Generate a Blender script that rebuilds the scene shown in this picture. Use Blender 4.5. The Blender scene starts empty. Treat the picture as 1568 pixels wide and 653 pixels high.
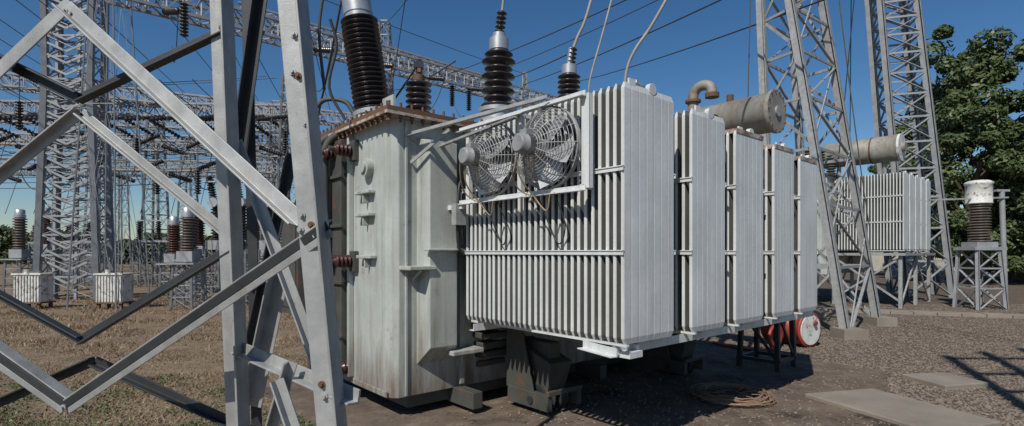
import bpy, math, random
import numpy as np
from mathutils import Vector, Matrix
random.seed(7); rng=np.random.default_rng(7)
H=2.15
scene=bpy.context.scene
# ------------------------------------------------------------ materials
def new_mat(name):
    m=bpy.data.materials.new(name); m.use_nodes=True
    nt=m.node_tree; b=nt.nodes['Principled BSDF']; return m,nt,b
def N(nt,t,**k):
    n=nt.nodes.new(t)
    for a,v in k.items(): setattr(n,a,v)
    return n
def ramp(nt,src,p0,p1,c0=(0,0,0,1),c1=(1,1,1,1)):
    r=N(nt,'ShaderNodeValToRGB'); r.color_ramp.elements[0].position=p0; r.color_ramp.elements[1].position=p1
    r.color_ramp.elements[0].color=c0; r.color_ramp.elements[1].color=c1
    nt.links.new(src,r.inputs[0]); return r.outputs[0]
def noise(nt,vec,scale,detail=6,rough=.6):
    n=N(nt,'ShaderNodeTexNoise'); n.inputs['Scale'].default_value=scale; n.inputs['Detail'].default_value=detail
    n.inputs['Roughness'].default_value=rough; nt.links.new(vec,n.inputs['Vector']); return n.outputs['Fac']
def mapping(nt,vec,s):
    m=N(nt,'ShaderNodeMapping'); m.inputs['Scale'].default_value=s; nt.links.new(vec,m.inputs['Vector']); return m.outputs[0]
def mix(nt,f,a,b):
    m=N(nt,'ShaderNodeMix',data_type='RGBA')
    if isinstance(f,(int,float)): m.inputs[0].default_value=f
    else: nt.links.new(f,m.inputs[0])
    for i,x in ((6,a),(7,b)):
        if isinstance(x,tuple): m.inputs[i].default_value=(x+(1,))[:4]
        else: nt.links.new(x,m.inputs[i])
    return m.outputs[2]
def math_(nt,op,a,b=None):
    m=N(nt,'ShaderNodeMath',operation=op); m.use_clamp=False
    for i,x in ((0,a),(1,b)):
        if x is None: continue
        if isinstance(x,(int,float)): m.inputs[i].default_value=x
        else: nt.links.new(x,m.inputs[i])
    return m.outputs[0]
def bump(nt,b,h,strength,dist=.01):
    n=N(nt,'ShaderNodeBump'); n.inputs['Strength'].default_value=strength; n.inputs['Distance'].default_value=dist
    nt.links.new(h,n.inputs['Height']); nt.links.new(n.outputs[0],b.inputs['Normal'])
def worn(name,c1,c2,scale=3,rough=.55,metal=0,rust=0.0,streak=0.0,streakcol=(.16,.12,.08),rustcol=(.16,.065,.03),lowrust=False,bmp=.15,rlo=.62):
    m,nt,b=new_mat(name)
    g=N(nt,'ShaderNodeNewGeometry').outputs['Position']
    c=mix(nt,ramp(nt,noise(nt,g,scale),.3,.7),c1,c2)
    fine=noise(nt,g,scale*14,4)
    c=mix(nt,math_(nt,'MULTIPLY',ramp(nt,fine,.45,.75),.22),c,tuple(x*.55 for x in c1))
    if streak:
        sv=mapping(nt,g,(9,9,.55)); s=ramp(nt,noise(nt,sv,1.0,5,.65),.48,.75)
        c=mix(nt,math_(nt,'MULTIPLY',s,streak),c,streakcol)
    if rust:
        r=ramp(nt,noise(nt,g,scale*2.2,8,.7),rlo,rlo+.1)
        c=mix(nt,math_(nt,'MULTIPLY',r,rust),c,rustcol)
    if lowrust:
        z=N(nt,'ShaderNodeSeparateXYZ'); nt.links.new(g,z.inputs[0])
        zz=math_(nt,'ADD',z.outputs[2],math_(nt,'MULTIPLY',noise(nt,mapping(nt,g,(4,4,.6)),1.3,7,.7),2.4))
        low=ramp(nt,math_(nt,'MULTIPLY',zz,.4),.52,.86,(1,1,1,1),(0,0,0,1))
        c=mix(nt,math_(nt,'MULTIPLY',low,.8),c,(.115,.06,.035))
        hi=ramp(nt,math_(nt,'ADD',math_(nt,'MULTIPLY',z.outputs[2],.22),math_(nt,'MULTIPLY',noise(nt,mapping(nt,g,(8,8,.4)),1.0,6,.7),.6)),1.0,1.2)
        c=mix(nt,math_(nt,'MULTIPLY',hi,.75),c,(.11,.085,.06))
    nt.links.new(c,b.inputs['Base Color']); b.inputs['Roughness'].default_value=rough; b.inputs['Metallic'].default_value=metal
    bump(nt,b,fine,bmp,.004)
    return m
M_RAD=worn('radiator_paint',(.68,.70,.69),(.55,.57,.56),1.8,.42,rust=.35,streak=.38,streakcol=(.30,.28,.24),rlo=.66)
M_RADIN=worn('radiator_gap_shade',(.20,.20,.185),(.13,.125,.11),2.5,.7,rust=.4,rlo=.6)  # darker copy of the radiator paint; shade between fins put into the colour
M_RADR=worn('radiator_rusty_header',(.50,.50,.47),(.33,.2,.12),3,.6,rust=.9,rlo=.48)
M_TANK=worn('tank_paint',(.47,.495,.465),(.35,.37,.34),1.3,.45,rust=.6,streak=.6,streakcol=(.17,.155,.12),lowrust=True,rlo=.61)
M_TANKD=worn('tank_dark_shaded_paint',(.08,.083,.072),(.045,.045,.04),2,.6,rust=.6,rlo=.55)
M_GALV=worn('galvanised_steel',(.42,.425,.42),(.27,.28,.275),9,.48,metal=.2,rust=.45,streak=.4,rlo=.61)
M_GALVF=worn('far_galvanised_steel',(.34,.35,.36),(.22,.23,.24),3,.55,metal=.1)
M_GALVD=worn('dark_and_shaded_steel',(.045,.05,.055),(.025,.027,.03),6,.55,metal=.2)  # dark parts; on the lattice bars, shade on galvanised steel put into colour
M_RUST=worn('rusty_steel',(.17,.085,.045),(.09,.05,.03),8,.8,rust=.5)
M_COIL=worn('rusty_wire',(.33,.22,.14),(.22,.14,.09),8,.7)
M_BLACK=worn('black_porcelain',(.022,.02,.022),(.04,.032,.032),5,.28)
M_BROWN=worn('brown_porcelain',(.10,.045,.03),(.06,.03,.025),5,.25)
M_GREYP=worn('grey_porcelain',(.16,.13,.11),(.09,.07,.06),5,.35)
M_RED=worn('maroon_porcelain',(.075,.022,.02),(.045,.02,.018),5,.3)
M_REDP=worn('red_paint',(.38,.045,.03),(.22,.04,.03),5,.5,rust=.6)
M_ALU=worn('aluminium_cap',(.55,.56,.56),(.4,.4,.4),6,.4,metal=.6)
M_FAN=worn('fan_grey',(.30,.31,.31),(.2,.2,.2),6,.5,rust=.3)
M_WIRE=worn('conductor',(.05,.05,.055),(.07,.07,.07),6,.6)
M_WIREL=worn('light_conductor',(.34,.32,.28),(.22,.2,.18),6,.6)
M_CABLE=worn('tan_cable',(.38,.29,.18),(.22,.16,.1),6,.6)
M_WHITE=worn('white_paint',(.74,.74,.71),(.58,.58,.53),3,.55,rust=.9,streak=.3,rlo=.53)
M_CONS=worn('conservator_paint',(.33,.33,.30),(.19,.17,.13),2.5,.6,rust=.5,streak=.6,rlo=.55)
M_CONC=worn('concrete',(.27,.235,.19),(.19,.16,.13),1.5,.9,bmp=.5)
M_WALL=worn('plastered_wall',(.5,.46,.38),(.4,.37,.3),1,.9)
M_BARK=worn('bark',(.12,.09,.06),(.07,.05,.035),4,.9,bmp=.6)
def leafmat(name,c1,c2,c3,sc=.5):
    m,nt,b=new_mat(name); g=N(nt,'ShaderNodeNewGeometry').outputs['Position']
    c=mix(nt,ramp(nt,noise(nt,g,sc,3),.35,.65),c1,c2)
    c=mix(nt,ramp(nt,noise(nt,g,4,2),.5,.75),c,c3)
    nt.links.new(c,b.inputs['Base Color']); b.inputs['Roughness'].default_value=.5
    b.inputs['Specular IOR Level'].default_value=.35
    return m
M_LEAF=leafmat('tree_leaves',(.045,.07,.022),(.08,.11,.038),(.13,.15,.06),.6)
M_HEDGE=leafmat('hedge_leaves',(.035,.06,.02),(.06,.085,.03),(.09,.1,.05),.15)
M_GRASS=leafmat('dry_grass_blades',(.29,.21,.13),(.20,.14,.085),(.26,.2,.125),.8)
M_WEED=leafmat('weed_leaves',(.06,.10,.03),(.09,.12,.04),(.14,.14,.05),2)
M_STONE=worn('gravel_stone',(.24,.19,.15),(.13,.105,.085),9,.9)

# ------------------------------------------------------------ mesh builder
LA=Vector((-.652,.758,0)).normalized(); LB=Vector((.758,.652,0)).normalized()
P0=Vector((1.053,5.0,H))
def T(p): return P0+LA*p[0]+LB*p[1]+Vector((0,0,p[2]))
class MB:
    def __init__(s,name,mats,parent=None,xf=None,bevel=0):
        s.name=name;s.mats=mats;s.parent=parent;s.xf=xf;s.v=[];s.f=[];s.mi=[];s.sm=[];s.bevel=bevel
    def add(s,vs,fs,mi=0,smooth=False):
        o=len(s.v)
        for p in vs:
            p=Vector(p); s.v.append(tuple(s.xf(p) if s.xf else p))
        for i,f in enumerate(fs):
            s.f.append([i_+o for i_ in f]); s.mi.append(mi[i] if isinstance(mi,list) else mi); s.sm.append(smooth)
    def box(s,lo,hi,mi=0):
        x0,y0,z0=lo;x1,y1,z1=hi
        s.add([(x0,y0,z0),(x1,y0,z0),(x1,y1,z0),(x0,y1,z0),(x0,y0,z1),(x1,y0,z1),(x1,y1,z1),(x0,y1,z1)],
              [(0,3,2,1),(4,5,6,7),(0,1,5,4),(1,2,6,5),(2,3,7,6),(3,0,4,7)],mi)
    def cbox(s,c,d,mi=0): s.box([c[i]-d[i]/2 for i in range(3)],[c[i]+d[i]/2 for i in range(3)],mi)
    def frame(s,p0,p1,ref):
        d=(Vector(p1)-Vector(p0)).normalized(); r=Vector(ref)
        if abs(d.dot(r.normalized()))>.97: r=Vector((1,0,0)) if abs(d.x)<.9 else Vector((0,1,0))
        u=(r-d*r.dot(d)).normalized(); return d,u,d.cross(u)
    def prism(s,p0,p1,prof,ref,mi=0,smooth=False):
        d,u,v=s.frame(p0,p1,ref); p0=Vector(p0);p1=Vector(p1); n=len(prof)
        vs=[p0+u*a+v*b for a,b in prof]+[p1+u*a+v*b for a,b in prof]
        s.add(vs,[(i,(i+1)%n,n+(i+1)%n,n+i) for i in range(n)],mi,smooth)
        s.add(vs[:n],[tuple(range(n))[::-1]],mi); s.add(vs[n:],[tuple(range(n))],mi)
    def beam(s,p0,p1,w,h,mi=0,ref=(0,0,1)):
        s.prism(p0,p1,[(-w/2,-h/2),(w/2,-h/2),(w/2,h/2),(-w/2,h/2)],ref,mi)
    def angle(s,p0,p1,w,t,mi=0,ref=(0,0,1),sv=1,su=1):
        pr=[(-w/2,0),(w/2,0),(w/2,t),(-w/2+t,t),(-w/2+t,w),(-w/2,w)]
        pr=[(a*su,b*sv) for a,b in pr]
        s.prism(p0,p1,pr,ref,mi)
    def lathe(s,p0,p1,prof,n=16,mi=0,smooth=True,caps=True):
        d,u,v=s.frame(p0,p1,(0,1,.01)); p0=Vector(p0);p1=Vector(p1);L=p1-p0
        vs=[];m=len(prof)
        for t,r in prof:
            c=p0+L*t
            for k in range(n):
                a=2*math.pi*k/n; vs.append(c+u*(r*math.cos(a))+v*(r*math.sin(a)))
        fs=[(j*n+k,j*n+(k+1)%n,(j+1)*n+(k+1)%n,(j+1)*n+k) for j in range(m-1) for k in range(n)]
        s.add(vs,fs,mi,smooth)
        if caps:
            s.add(vs[:n],[tuple(range(n))[::-1]],mi); s.add(vs[-n:],[tuple(range(n))],mi)
    def cyl(s,p0,p1,r,n=14,mi=0,r1=None):
        s.lathe(p0,p1,[(0,r),(1,r if r1 is None else r1)],n,mi)
    def insul(s,p0,p1,rc,rs,k,n=20,mi=0,alt=1.0):
        pr=[(0,rc)]
        for i in range(k):
            t=i/k; r=rs if i%2==0 else rs*alt
            pr+=[(t+.02/k,rc),(t+.30/k,r*.97),(t+.42/k,r),(t+.52/k,r*.96),(t+.85/k,rc*1.12),(t+.98/k,rc)]
        s.lathe(p0,p1,pr,n,mi)
    def tube(s,pts,r,n=6,mi=0):
        pts=[Vector(p) for p in pts]; vs=[];up=Vector((.13,.2,.97))
        for i,p in enumerate(pts):
            d=(pts[min(i+1,len(pts)-1)]-pts[max(i-1,0)]).normalized()
            u=up-d*up.dot(d)
            if u.length<.15: u=Vector((1,0,0))-d*d.x
            u.normalize(); v=d.cross(u); up=u
            for k in range(n):
                a=2*math.pi*k/n; vs.append(p+u*(r*math.cos(a))+v*(r*math.sin(a)))
        s.add(vs,[(j*n+k,j*n+(k+1)%n,(j+1)*n+(k+1)%n,(j+1)*n+k) for j in range(len(pts)-1) for k in range(n)],mi,True)
    def smooth_tube(s,pts,r,n=6,mi=0,sub=5):
        P=[Vector(p) for p in pts]; P=[P[0]*2-P[1]]+P+[P[-1]*2-P[-2]]; out=[]
        for i in range(1,len(P)-2):
            for k in range(sub):
                t=k/sub; a,b,c,d=P[i-1],P[i],P[i+1],P[i+2]
                out.append(.5*((2*b)+(c-a)*t+(2*a-5*b+4*c-d)*t*t+(3*b-a-3*c+d)*t**3))
        out.append(P[-2]); s.tube(out,r,n,mi)
    def ring(s,c,u,v,R,r,m=40,n=5,mi=0):
        c=Vector(c);u=Vector(u);v=Vector(v);w=u.cross(v)
        vs=[]
        for j in range(m):
            a=2*math.pi*j/m; d=u*math.cos(a)+v*math.sin(a)
            for k in range(n):
                b=2*math.pi*k/n; vs.append(c+d*(R+r*math.cos(b))+w*(r*math.sin(b)))
        s.add(vs,[(j*n+k,j*n+(k+1)%n,((j+1)%m)*n+(k+1)%n,((j+1)%m)*n+k) for j in range(m) for k in range(n)],mi,True)
    def wire(s,p0,p1,sag,r,mi=0,seg=14,n=5):
        p0=Vector(p0);p1=Vector(p1)
        s.tube([p0.lerp(p1,t/seg)-Vector((0,0,sag*4*(t/seg)*(1-t/seg))) for t in range(seg+1)],r,n,mi)
    def done(s):
        me=bpy.data.meshes.new(s.name); me.from_pydata(s.v,[],s.f)
        for m in s.mats: me.materials.append(m)
        me.polygons.foreach_set('material_index',s.mi); me.polygons.foreach_set('use_smooth',s.sm); me.update()
        import bmesh
        bm=bmesh.new(); bm.from_mesh(me); bmesh.ops.recalc_face_normals(bm,faces=bm.faces); bm.to_mesh(me); bm.free()
        o=bpy.data.objects.new(s.name,me); scene.collection.objects.link(o)
        if s.parent: o.parent=s.parent
        if s.bevel:
            b=o.modifiers.new('bevel','BEVEL'); b.width=s.bevel; b.segments=2; b.limit_method='ANGLE'; b.angle_limit=.6
        return o
def empty(name):
    e=bpy.data.objects.new(name,None); scene.collection.objects.link(e); return e
def quads_obj(name,V,mat,parent=None,tri=False):
    k=3 if tri else 4; n=len(V)//k
    me=bpy.data.meshes.new(name); me.vertices.add(n*k); me.vertices.foreach_set('co',V.astype(np.float32).ravel())
    me.loops.add(n*k); me.loops.foreach_set('vertex_index',np.arange(n*k,dtype=np.int32))
    me.polygons.add(n); me.polygons.foreach_set('loop_start',np.arange(0,n*k,k,dtype=np.int32))
    try: me.polygons.foreach_set('loop_total',np.full(n,k,dtype=np.int32))
    except Exception: pass
    me.materials.append(mat); me.update(calc_edges=True); me.validate()
    o=bpy.data.objects.new(name,me); scene.collection.objects.link(o)
    if parent: o.parent=parent
    return o
def leaves(C,Nn,size):
    n=len(C); nn=Nn+rng.normal(0,.55,(n,3)); nn/=np.linalg.norm(nn,axis=1)[:,None]
    r=rng.normal(0,1,(n,3)); u=np.cross(nn,r); u/=np.linalg.norm(u,axis=1)[:,None]; v=np.cross(nn,u)
    s=(size*rng.uniform(.6,1.3,n))[:,None]
    V=np.stack([C+u*s,C+v*s*.5,C-u*s,C-v*s*.5],1); return V.reshape(-1,3)

# ------------------------------------------------------------ lattice helpers
def lattice_tower(mb,base,top,n,leg,br,mi=0,cross=True):
    base=[Vector(p) for p in base];top=[Vector(p) for p in top]
    for b,t in zip(base,top): mb.angle(b,t,leg,leg*.12,mi,ref=LB); mb.angle(b,t,leg,leg*.12,mi,ref=LA)
    def lv(k,i): return base[k].lerp(top[k],i)
    ws=[1.0*(.93**i) for i in range(n)]; tot=sum(ws); ts=[0]
    for w in ws: ts.append(ts[-1]+w/tot)
    for i in range(n):
        for k in range(4):
            a0=lv(k,ts[i]);a1=lv((k+1)%4,ts[i]);b0=lv(k,ts[i+1]);b1=lv((k+1)%4,ts[i+1])
            if cross or i%2==0: mb.beam(a0,b1,br,br*.35,mi,ref=LA+LB*.3)
            if cross or i%2==1: mb.beam(a1,b0,br,br*.35,mi,ref=LA+LB*.3)
            mb.beam(b0,b1,br,br*.6,mi)
def lattice_beam(mb,p0,p1,w,h,n,ch,br,mi=0):
    p0=Vector(p0);p1=Vector(p1);d=(p1-p0).normalized();s=d.cross(Vector((0,0,1))).normalized()*w/2;z=Vector((0,0,h/2))
    cs=[s+z,s-z,-s-z,-s+z]
    for c in cs: mb.beam(p0+c,p1+c,ch,ch,mi)
    for i in range(n):
        a=p0.lerp(p1,i/n);b=p0.lerp(p1,(i+1)/n)
        for k in range(4):
            c0=cs[k];c1=cs[(k+1)%4]
            if i%2: c0,c1=c1,c0
            mb.beam(a+c0,b+c1,br,br*.5,mi)
            mb.beam(b+c0,b+c1,br,br*.5,mi)

# ------------------------------------------------------------ power transformer
PT=empty('power_transformer')
mb=MB('tank',[M_TANK,M_RUST,M_TANKD,M_RADR],PT,T,bevel=.02)
a0,a1,b0,b1=2.9,5.5,-.875,5.2; c=.26
poly=[(a0,b0+.1),(a0+.06,b0+.03),(a0+.18,b0),(a1-c,b0),(a1,b0+c),(a1,b1-c),(a1-c,b1),(a0+c,b1),(a0,b1-c)]
n=len(poly)
vs=[(a,b,z) for z in (-1.845,1.70) for a,b in poly]
mb.add(vs,[(k,(k+1)%n,n+(k+1)%n,n+k) for k in range(n)]+[tuple(range(n)),tuple(range(n,2*n))])
def pocket(b0,b1,zb,zt,d,mi=0):
    a=2.9;e=.05
    vs=[(a+.01,b0,zb-d),(a+.01,b1,zb-d),(a-d,b1-e,zb),(a-d,b0+e,zb),(a-d,b0+e,zt),(a-d,b1-e,zt),(a+.01,b1,zt+.05),(a+.01,b0,zt+.05)]
    mb.add(vs,[(0,1,2,3),(3,2,5,4),(4,5,6,7),(0,3,4,7),(1,2,5,6)],mi)
pocket(-.52,.0,-1.22,1.43,.24)
pocket(.7,1.3,-1.22,1.43,.18); pocket(2.2,2.8,-1.2,1.4,.18)
mb.box((2.84,.12,-1.8),(2.90,.2,1.6)); mb.box((2.87,-.70,-1.83),(2.90,-.66,1.68))
mb.box((4.02,-.95,-1.75),(4.09,-.875,1.68)); mb.box((3.0,-.90,-1.84),(4.0,-.876,-1.76))
mb.box((4.12,-1.02,-1.72),(5.35,-.87,1.60),2)  # added dark box; shadow on the end wall put into its colour
for z in (1.05,.35,-.45,-1.2): mb.box((4.05,-1.06,z),(5.35,-1.022,z+.05),2)
for z,a in ((.78,3.35),(.48,3.35),(-.08,3.3)):
    mb.box((a,-.98,z),(a+.42,-.87,z+.045)); mb.box((a+.2,-.96,z-.12),(a+.22,-.87,z))
mb.cyl((3.5,-.87,1.13),(3.5,-.97,1.13),.12,20); mb.cyl((3.5,-.97,1.13),(3.5,-1.0,1.13),.075,16)
mb.box((2.62,-.78,-.22),(2.9,-.40,-.17)); mb.beam((2.88,-.6,-.36),(2.66,-.6,-.22),.04,.02)
mb.box((2.56,-.55,.02),(2.68,.16,.05))
mb.box((2.60,-.15,-1.35),(2.9,.35,-1.29)); mb.box((2.75,.08,-1.55),(2.9,.12,-1.35))
for z in (.9,-.9): mb.box((2.82,.3,z),(2.9,5.0,z+.08))
mb.box((3.0,-.6,-2.02),(5.4,5.0,-1.85),2)
for b in (.05,1.3,2.6,3.9): mb.box((2.45,b,-2.05),(5.8,b+.16,-1.83),2)
for k in range(5): mb.box((2.55+.07*k,.35+.02*k,-1.05-.14*k),(2.9,1.0-.02*k,-.97-.14*k),2)
mb.done()
mb=MB('cover',[M_RUST,M_TANK,M_RADR],PT,T)
mb.box((2.74,-1.03,1.70),(5.66,5.36,1.735),2); mb.box((2.76,-1.01,1.739),(5.64,5.34,1.80),0)
for i in range(40):
    b=-.97+i*.158
    mb.cyl((2.79,b,1.62),(2.79,b,1.86),.018,6); mb.cyl((2.79,b,1.66),(2.79,b,1.698),.03,6)
for i in range(20):
    a=2.82+i*.146
    mb.cyl((a,-.98,1.62),(a,-.98,1.86),.018,6); mb.cyl((a,-.98,1.66),(a,-.98,1.698),.03,6)
mb.box((3.2,-.5,1.80),(4.9,4.5,1.86),1)
for (a,b) in ((4.25,-.45),(3.98,.15),(3.19,1.07),(3.6,3.07)):
    mb.cyl((a,b,1.8),(a,b,2.0),.3,20,1); mb.cyl((a,b,1.9),(a,b,1.94),.36,20,0)
for b in (-.8,.9,2.6): mb.box((3.0,b,1.86),(3.3,b+.03,2.02),1)
mb.done()
mb=MB('side_terminals',[M_RED,M_TANKD,M_GALV],PT,T)
for z in (1.42,-.12):
    for a in (3.98,4.35):
        mb.insul((a,-.95,z),(a,-1.18,z),.045,.09,4,14,0); mb.cyl((a,-1.18,z),(a,-1.25,z),.035,10,1)
    mb.box((3.85,-.94,z-.14),(4.5,-.885,z+.14),1)
mb.insul((4.1,-.9,-1.62),(4.1,-1.1,-1.62),.05,.08,3,12,0)
mb.done()
mb=MB('pipework',[M_TANKD,M_GALV,M_RUST,M_GALVD],PT,T)
for a,b in ((4.45,-1.12),(4.75,-1.15)):
    mb.smooth_tube([(a,b,-1.9),(a,b,.5),(a,b,1.35),(a-.05,b+.05,1.6),(a-.2,b+.2,1.75)],.06,10,0)
mb.smooth_tube([(5.1,-1.1,-1.9),(5.1,-1.1,1.9),(5.05,-1.0,2.25),(4.9,-.9,2.35),(4.7,-.7,2.3),(4.6,-.6,2.1)],.035,10,0)
mb.box((4.6,-1.45,-.9),(5.3,-1.025,.5),0); mb.box((4.66,-1.47,-.8),(5.24,-1.452,.4),0)
mb.smooth_tube([(2.72,.15,.95),(2.6,.0,.97),(2.5,-.14,.8),(2.5,-.16,.2),(2.55,-.05,-.02),(2.65,.1,-.02)],.02,8,3)
mb.smooth_tube([(2.72,.15,.85),(2.66,.02,.8),(2.62,.0,.45),(2.68,.05,.2)],.014,8,3)
mb.done()
mb=MB('wheel_supports',[M_TANKD,M_GALVD],PT,T,bevel=.006)
def foot(a,b):
    mb.add([(a-.28,b-.2,-1.45),(a+.5,b-.2,-1.2),(a+.5,b+.2,-1.2),(a-.28,b+.2,-1.45),(a-.18,b-.16,-1.83),(a+.5,b-.16,-1.83),(a+.5,b+.16,-1.83),(a-.18,b+.16,-1.83)],
       [(0,1,2,3),(4,5,6,7),(0,1,5,4),(1,2,6,5),(2,3,7,6),(3,0,4,7)])
    mb.add([(a-.05,b-.3,-1.85),(a+.5,b-.3,-1.85),(a+.5,b-.3,-.95),(a+.2,b-.3,-.95),(a-.05,b-.27,-1.85),(a+.5,b-.27,-1.85),(a+.5,b-.27,-.95),(a+.2,b-.27,-.95)],[(0,1,2,3),(4,5,6,7),(0,1,5,4),(1,2,6,5),(2,3,7,6),(3,0,4,7)])
    for s in (-.12,.12):
        mb.lathe((a-.02,b+s-.05,-1.94),(a-.02,b+s+.05,-1.94),[(0,.14),(.05,.19),(.8,.19),(.85,.22),(1,.22)],24,1)
    mb.box((a-.34,b-.32,-2.04),(a+.45,b-.24,-1.83)); mb.box((a-.34,b+.24,-2.04),(a+.45,b+.32,-1.83)); mb.box((a-.36,b-.32,-1.84),(a-.30,b+.32,-1.78))
    mb.cyl((a-.02,b-.34,-1.94),(a-.02,b+.34,-1.94),.05,12,1)
for b in (1.0,4.2):
    foot(2.05,b); foot(5.2,b)
    mb.box((1.9,b-.1,-1.5),(2.95,b+.1,-1.2))
mb.done()
# radiators
def radiator(mb,b0,w,na,pitch,zb,zt,th=.03,lobes=7,header=2.9,detail=True,bands=(.0,.80)):
    for i in range(na):
        a=i*pitch+.02
        L=lobes; bs=[];ts=[]
        for j in range(L):
            x0=b0+w*j/L;x1=b0+w*(j+1)/L;d=(x1-x0)
            bs+=[x0, x0+d*.12, x1-d*.12]; ts+=[th*.44 if j else th*.25,th*.5,th*.5]
        bs.append(b0+w); ts.append(th*.25)
        m=len(bs); jit=random.uniform(-.004,.004)
        prof=[(a-t,b) for t,b in zip(ts,bs)]+[(a+t,b) for t,b in zip(reversed(ts),reversed(bs))]
        n=len(prof); cx=b0+w/2
        rings=[]
        for z,k,kb in ((zb,.3,.93),(zb+.06,1,1),(zt-.06,1,1),(zt,.3,.93)):
            rings+=[(a+(p-a)*k,cx+(q-cx)*kb+jit,z) for p,q in prof]
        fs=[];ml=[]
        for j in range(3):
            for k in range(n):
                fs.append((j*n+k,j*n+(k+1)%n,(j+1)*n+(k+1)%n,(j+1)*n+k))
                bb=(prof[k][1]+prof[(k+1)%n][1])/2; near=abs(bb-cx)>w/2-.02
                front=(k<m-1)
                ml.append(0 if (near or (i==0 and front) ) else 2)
        fs+=[tuple(range(n)),tuple(range(3*n,4*n))]; ml+=[0,0]
        mb.add(rings,fs,ml)
    aE=na*pitch
    for z in (zt-.14,zb+.14):
        mb.cyl((.03,b0+w/2,z),(header,b0+w/2,z),.065,12,0)
        mb.cyl((header-.14,b0+w/2,z),(header-.1,b0+w/2,z),.13,14,1)
        mb.cyl((aE+.05,b0+w/2,z),(aE+.09,b0+w/2,z),.13,14,1)
    if detail:
        for z in bands:
            for bb in (b0-.012,b0+w+.012):
                mb.beam((-.005,bb,z),(aE,bb,z),.045,.01,0); mb.beam((-.005,bb,z+.02),(aE,bb,z+.02),.01,.03,0)
        mb.box((.01,b0+.1,zt-.06),(.03,b0+.2,zt+.05),0)
        mb.lathe((.0,b0+w*.55,zt+.01),(.05,b0+w*.55,zt+.01),[(0,.06),(1,.06)],16,0)
        mb.box((-.02,b0+.02,zb-.02),(aE*.5,b0+.06,zb+.0),0)
starts=[0,1.2,2.19,3.26,4.12]; widths=[.86,.74,.76,.66,.66]; tops=[1.625,1.58,1.50,1.45,1.39]
for i,(b,w,zt) in enumerate(zip(starts,widths,tops)):
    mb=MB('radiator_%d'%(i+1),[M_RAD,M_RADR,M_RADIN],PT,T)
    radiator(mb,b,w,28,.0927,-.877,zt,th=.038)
    if i>=2: mb.box((-.005,b+.02,zt-.04),(2.4,b+w-.02,zt+.015),1)
    mb.done()
mb=MB('radiator_frame',[M_RAD,M_GALV],PT,T)
mb.angle((.12,-.05,-.95),(.12,4.95,-.95),.09,.01,0); mb.angle((2.3,-.05,-.95),(2.3,4.95,-.95),.09,.01,0)
for b in starts: mb.beam((.05,b+.3,-.93),(2.9,b+.3,-.93),.05,.05,0)
mb.angle((-.02,-.12,-.93),(.5,.0,-.93),.08,.01,0)
mb.beam((1.0,.4,1.70),(1.0,4.8,1.55),.05,.05,0)
mb.beam((.3,.3,1.62),(2.9,.3,1.72),.05,.05,0)
mb.beam((.05,.25,1.68),(.4,1.4,1.66),.03,.03,0)
mb.box((.0,.1,-1.02),(.25,.3,-.96),0)
mb.done()
mb=MB('fan_frame',[M_RAD,M_GALV],PT,T)
FZ=1.09
for z in (FZ+.46,FZ-.46): mb.angle((.33,-.16,z),(2.45,-.16,z),.06,.008,0,ref=(0,0,1))
for a in (.33,1.32,2.3): mb.angle((a,-.15,FZ-.46),(a,-.15,FZ+.46),.06,.008,0,ref=(1,0,0))
for a in (.4,1.32,2.3):
    for z in (FZ+.44,FZ-.44): mb.beam((a,-.15,z),(a,.1,z),.04,.04,0)
mb.box((.30,-.145,FZ-.42),(.40,-.139,FZ+.42),0)
mb.angle((.8,-.22,1.60),(2.9,-.66,1.50),.055,.01,1,ref=(0,0,1)); mb.angle((1.3,-.2,1.5),(2.9,-.3,1.36),.045,.01,1)
mb.beam((2.9,-.66,1.5),(2.9,-.30,1.32),.05,.03,1); mb.beam((2.88,-.62,1.15),(2.3,-.42,1.5),.04,.02,1)
mb.box((2.35,-.2,.55),(2.9,-.14,.61),0); mb.box((2.4,-.25,.35),(2.5,-.1,.62),1)
mb.done()
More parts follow.
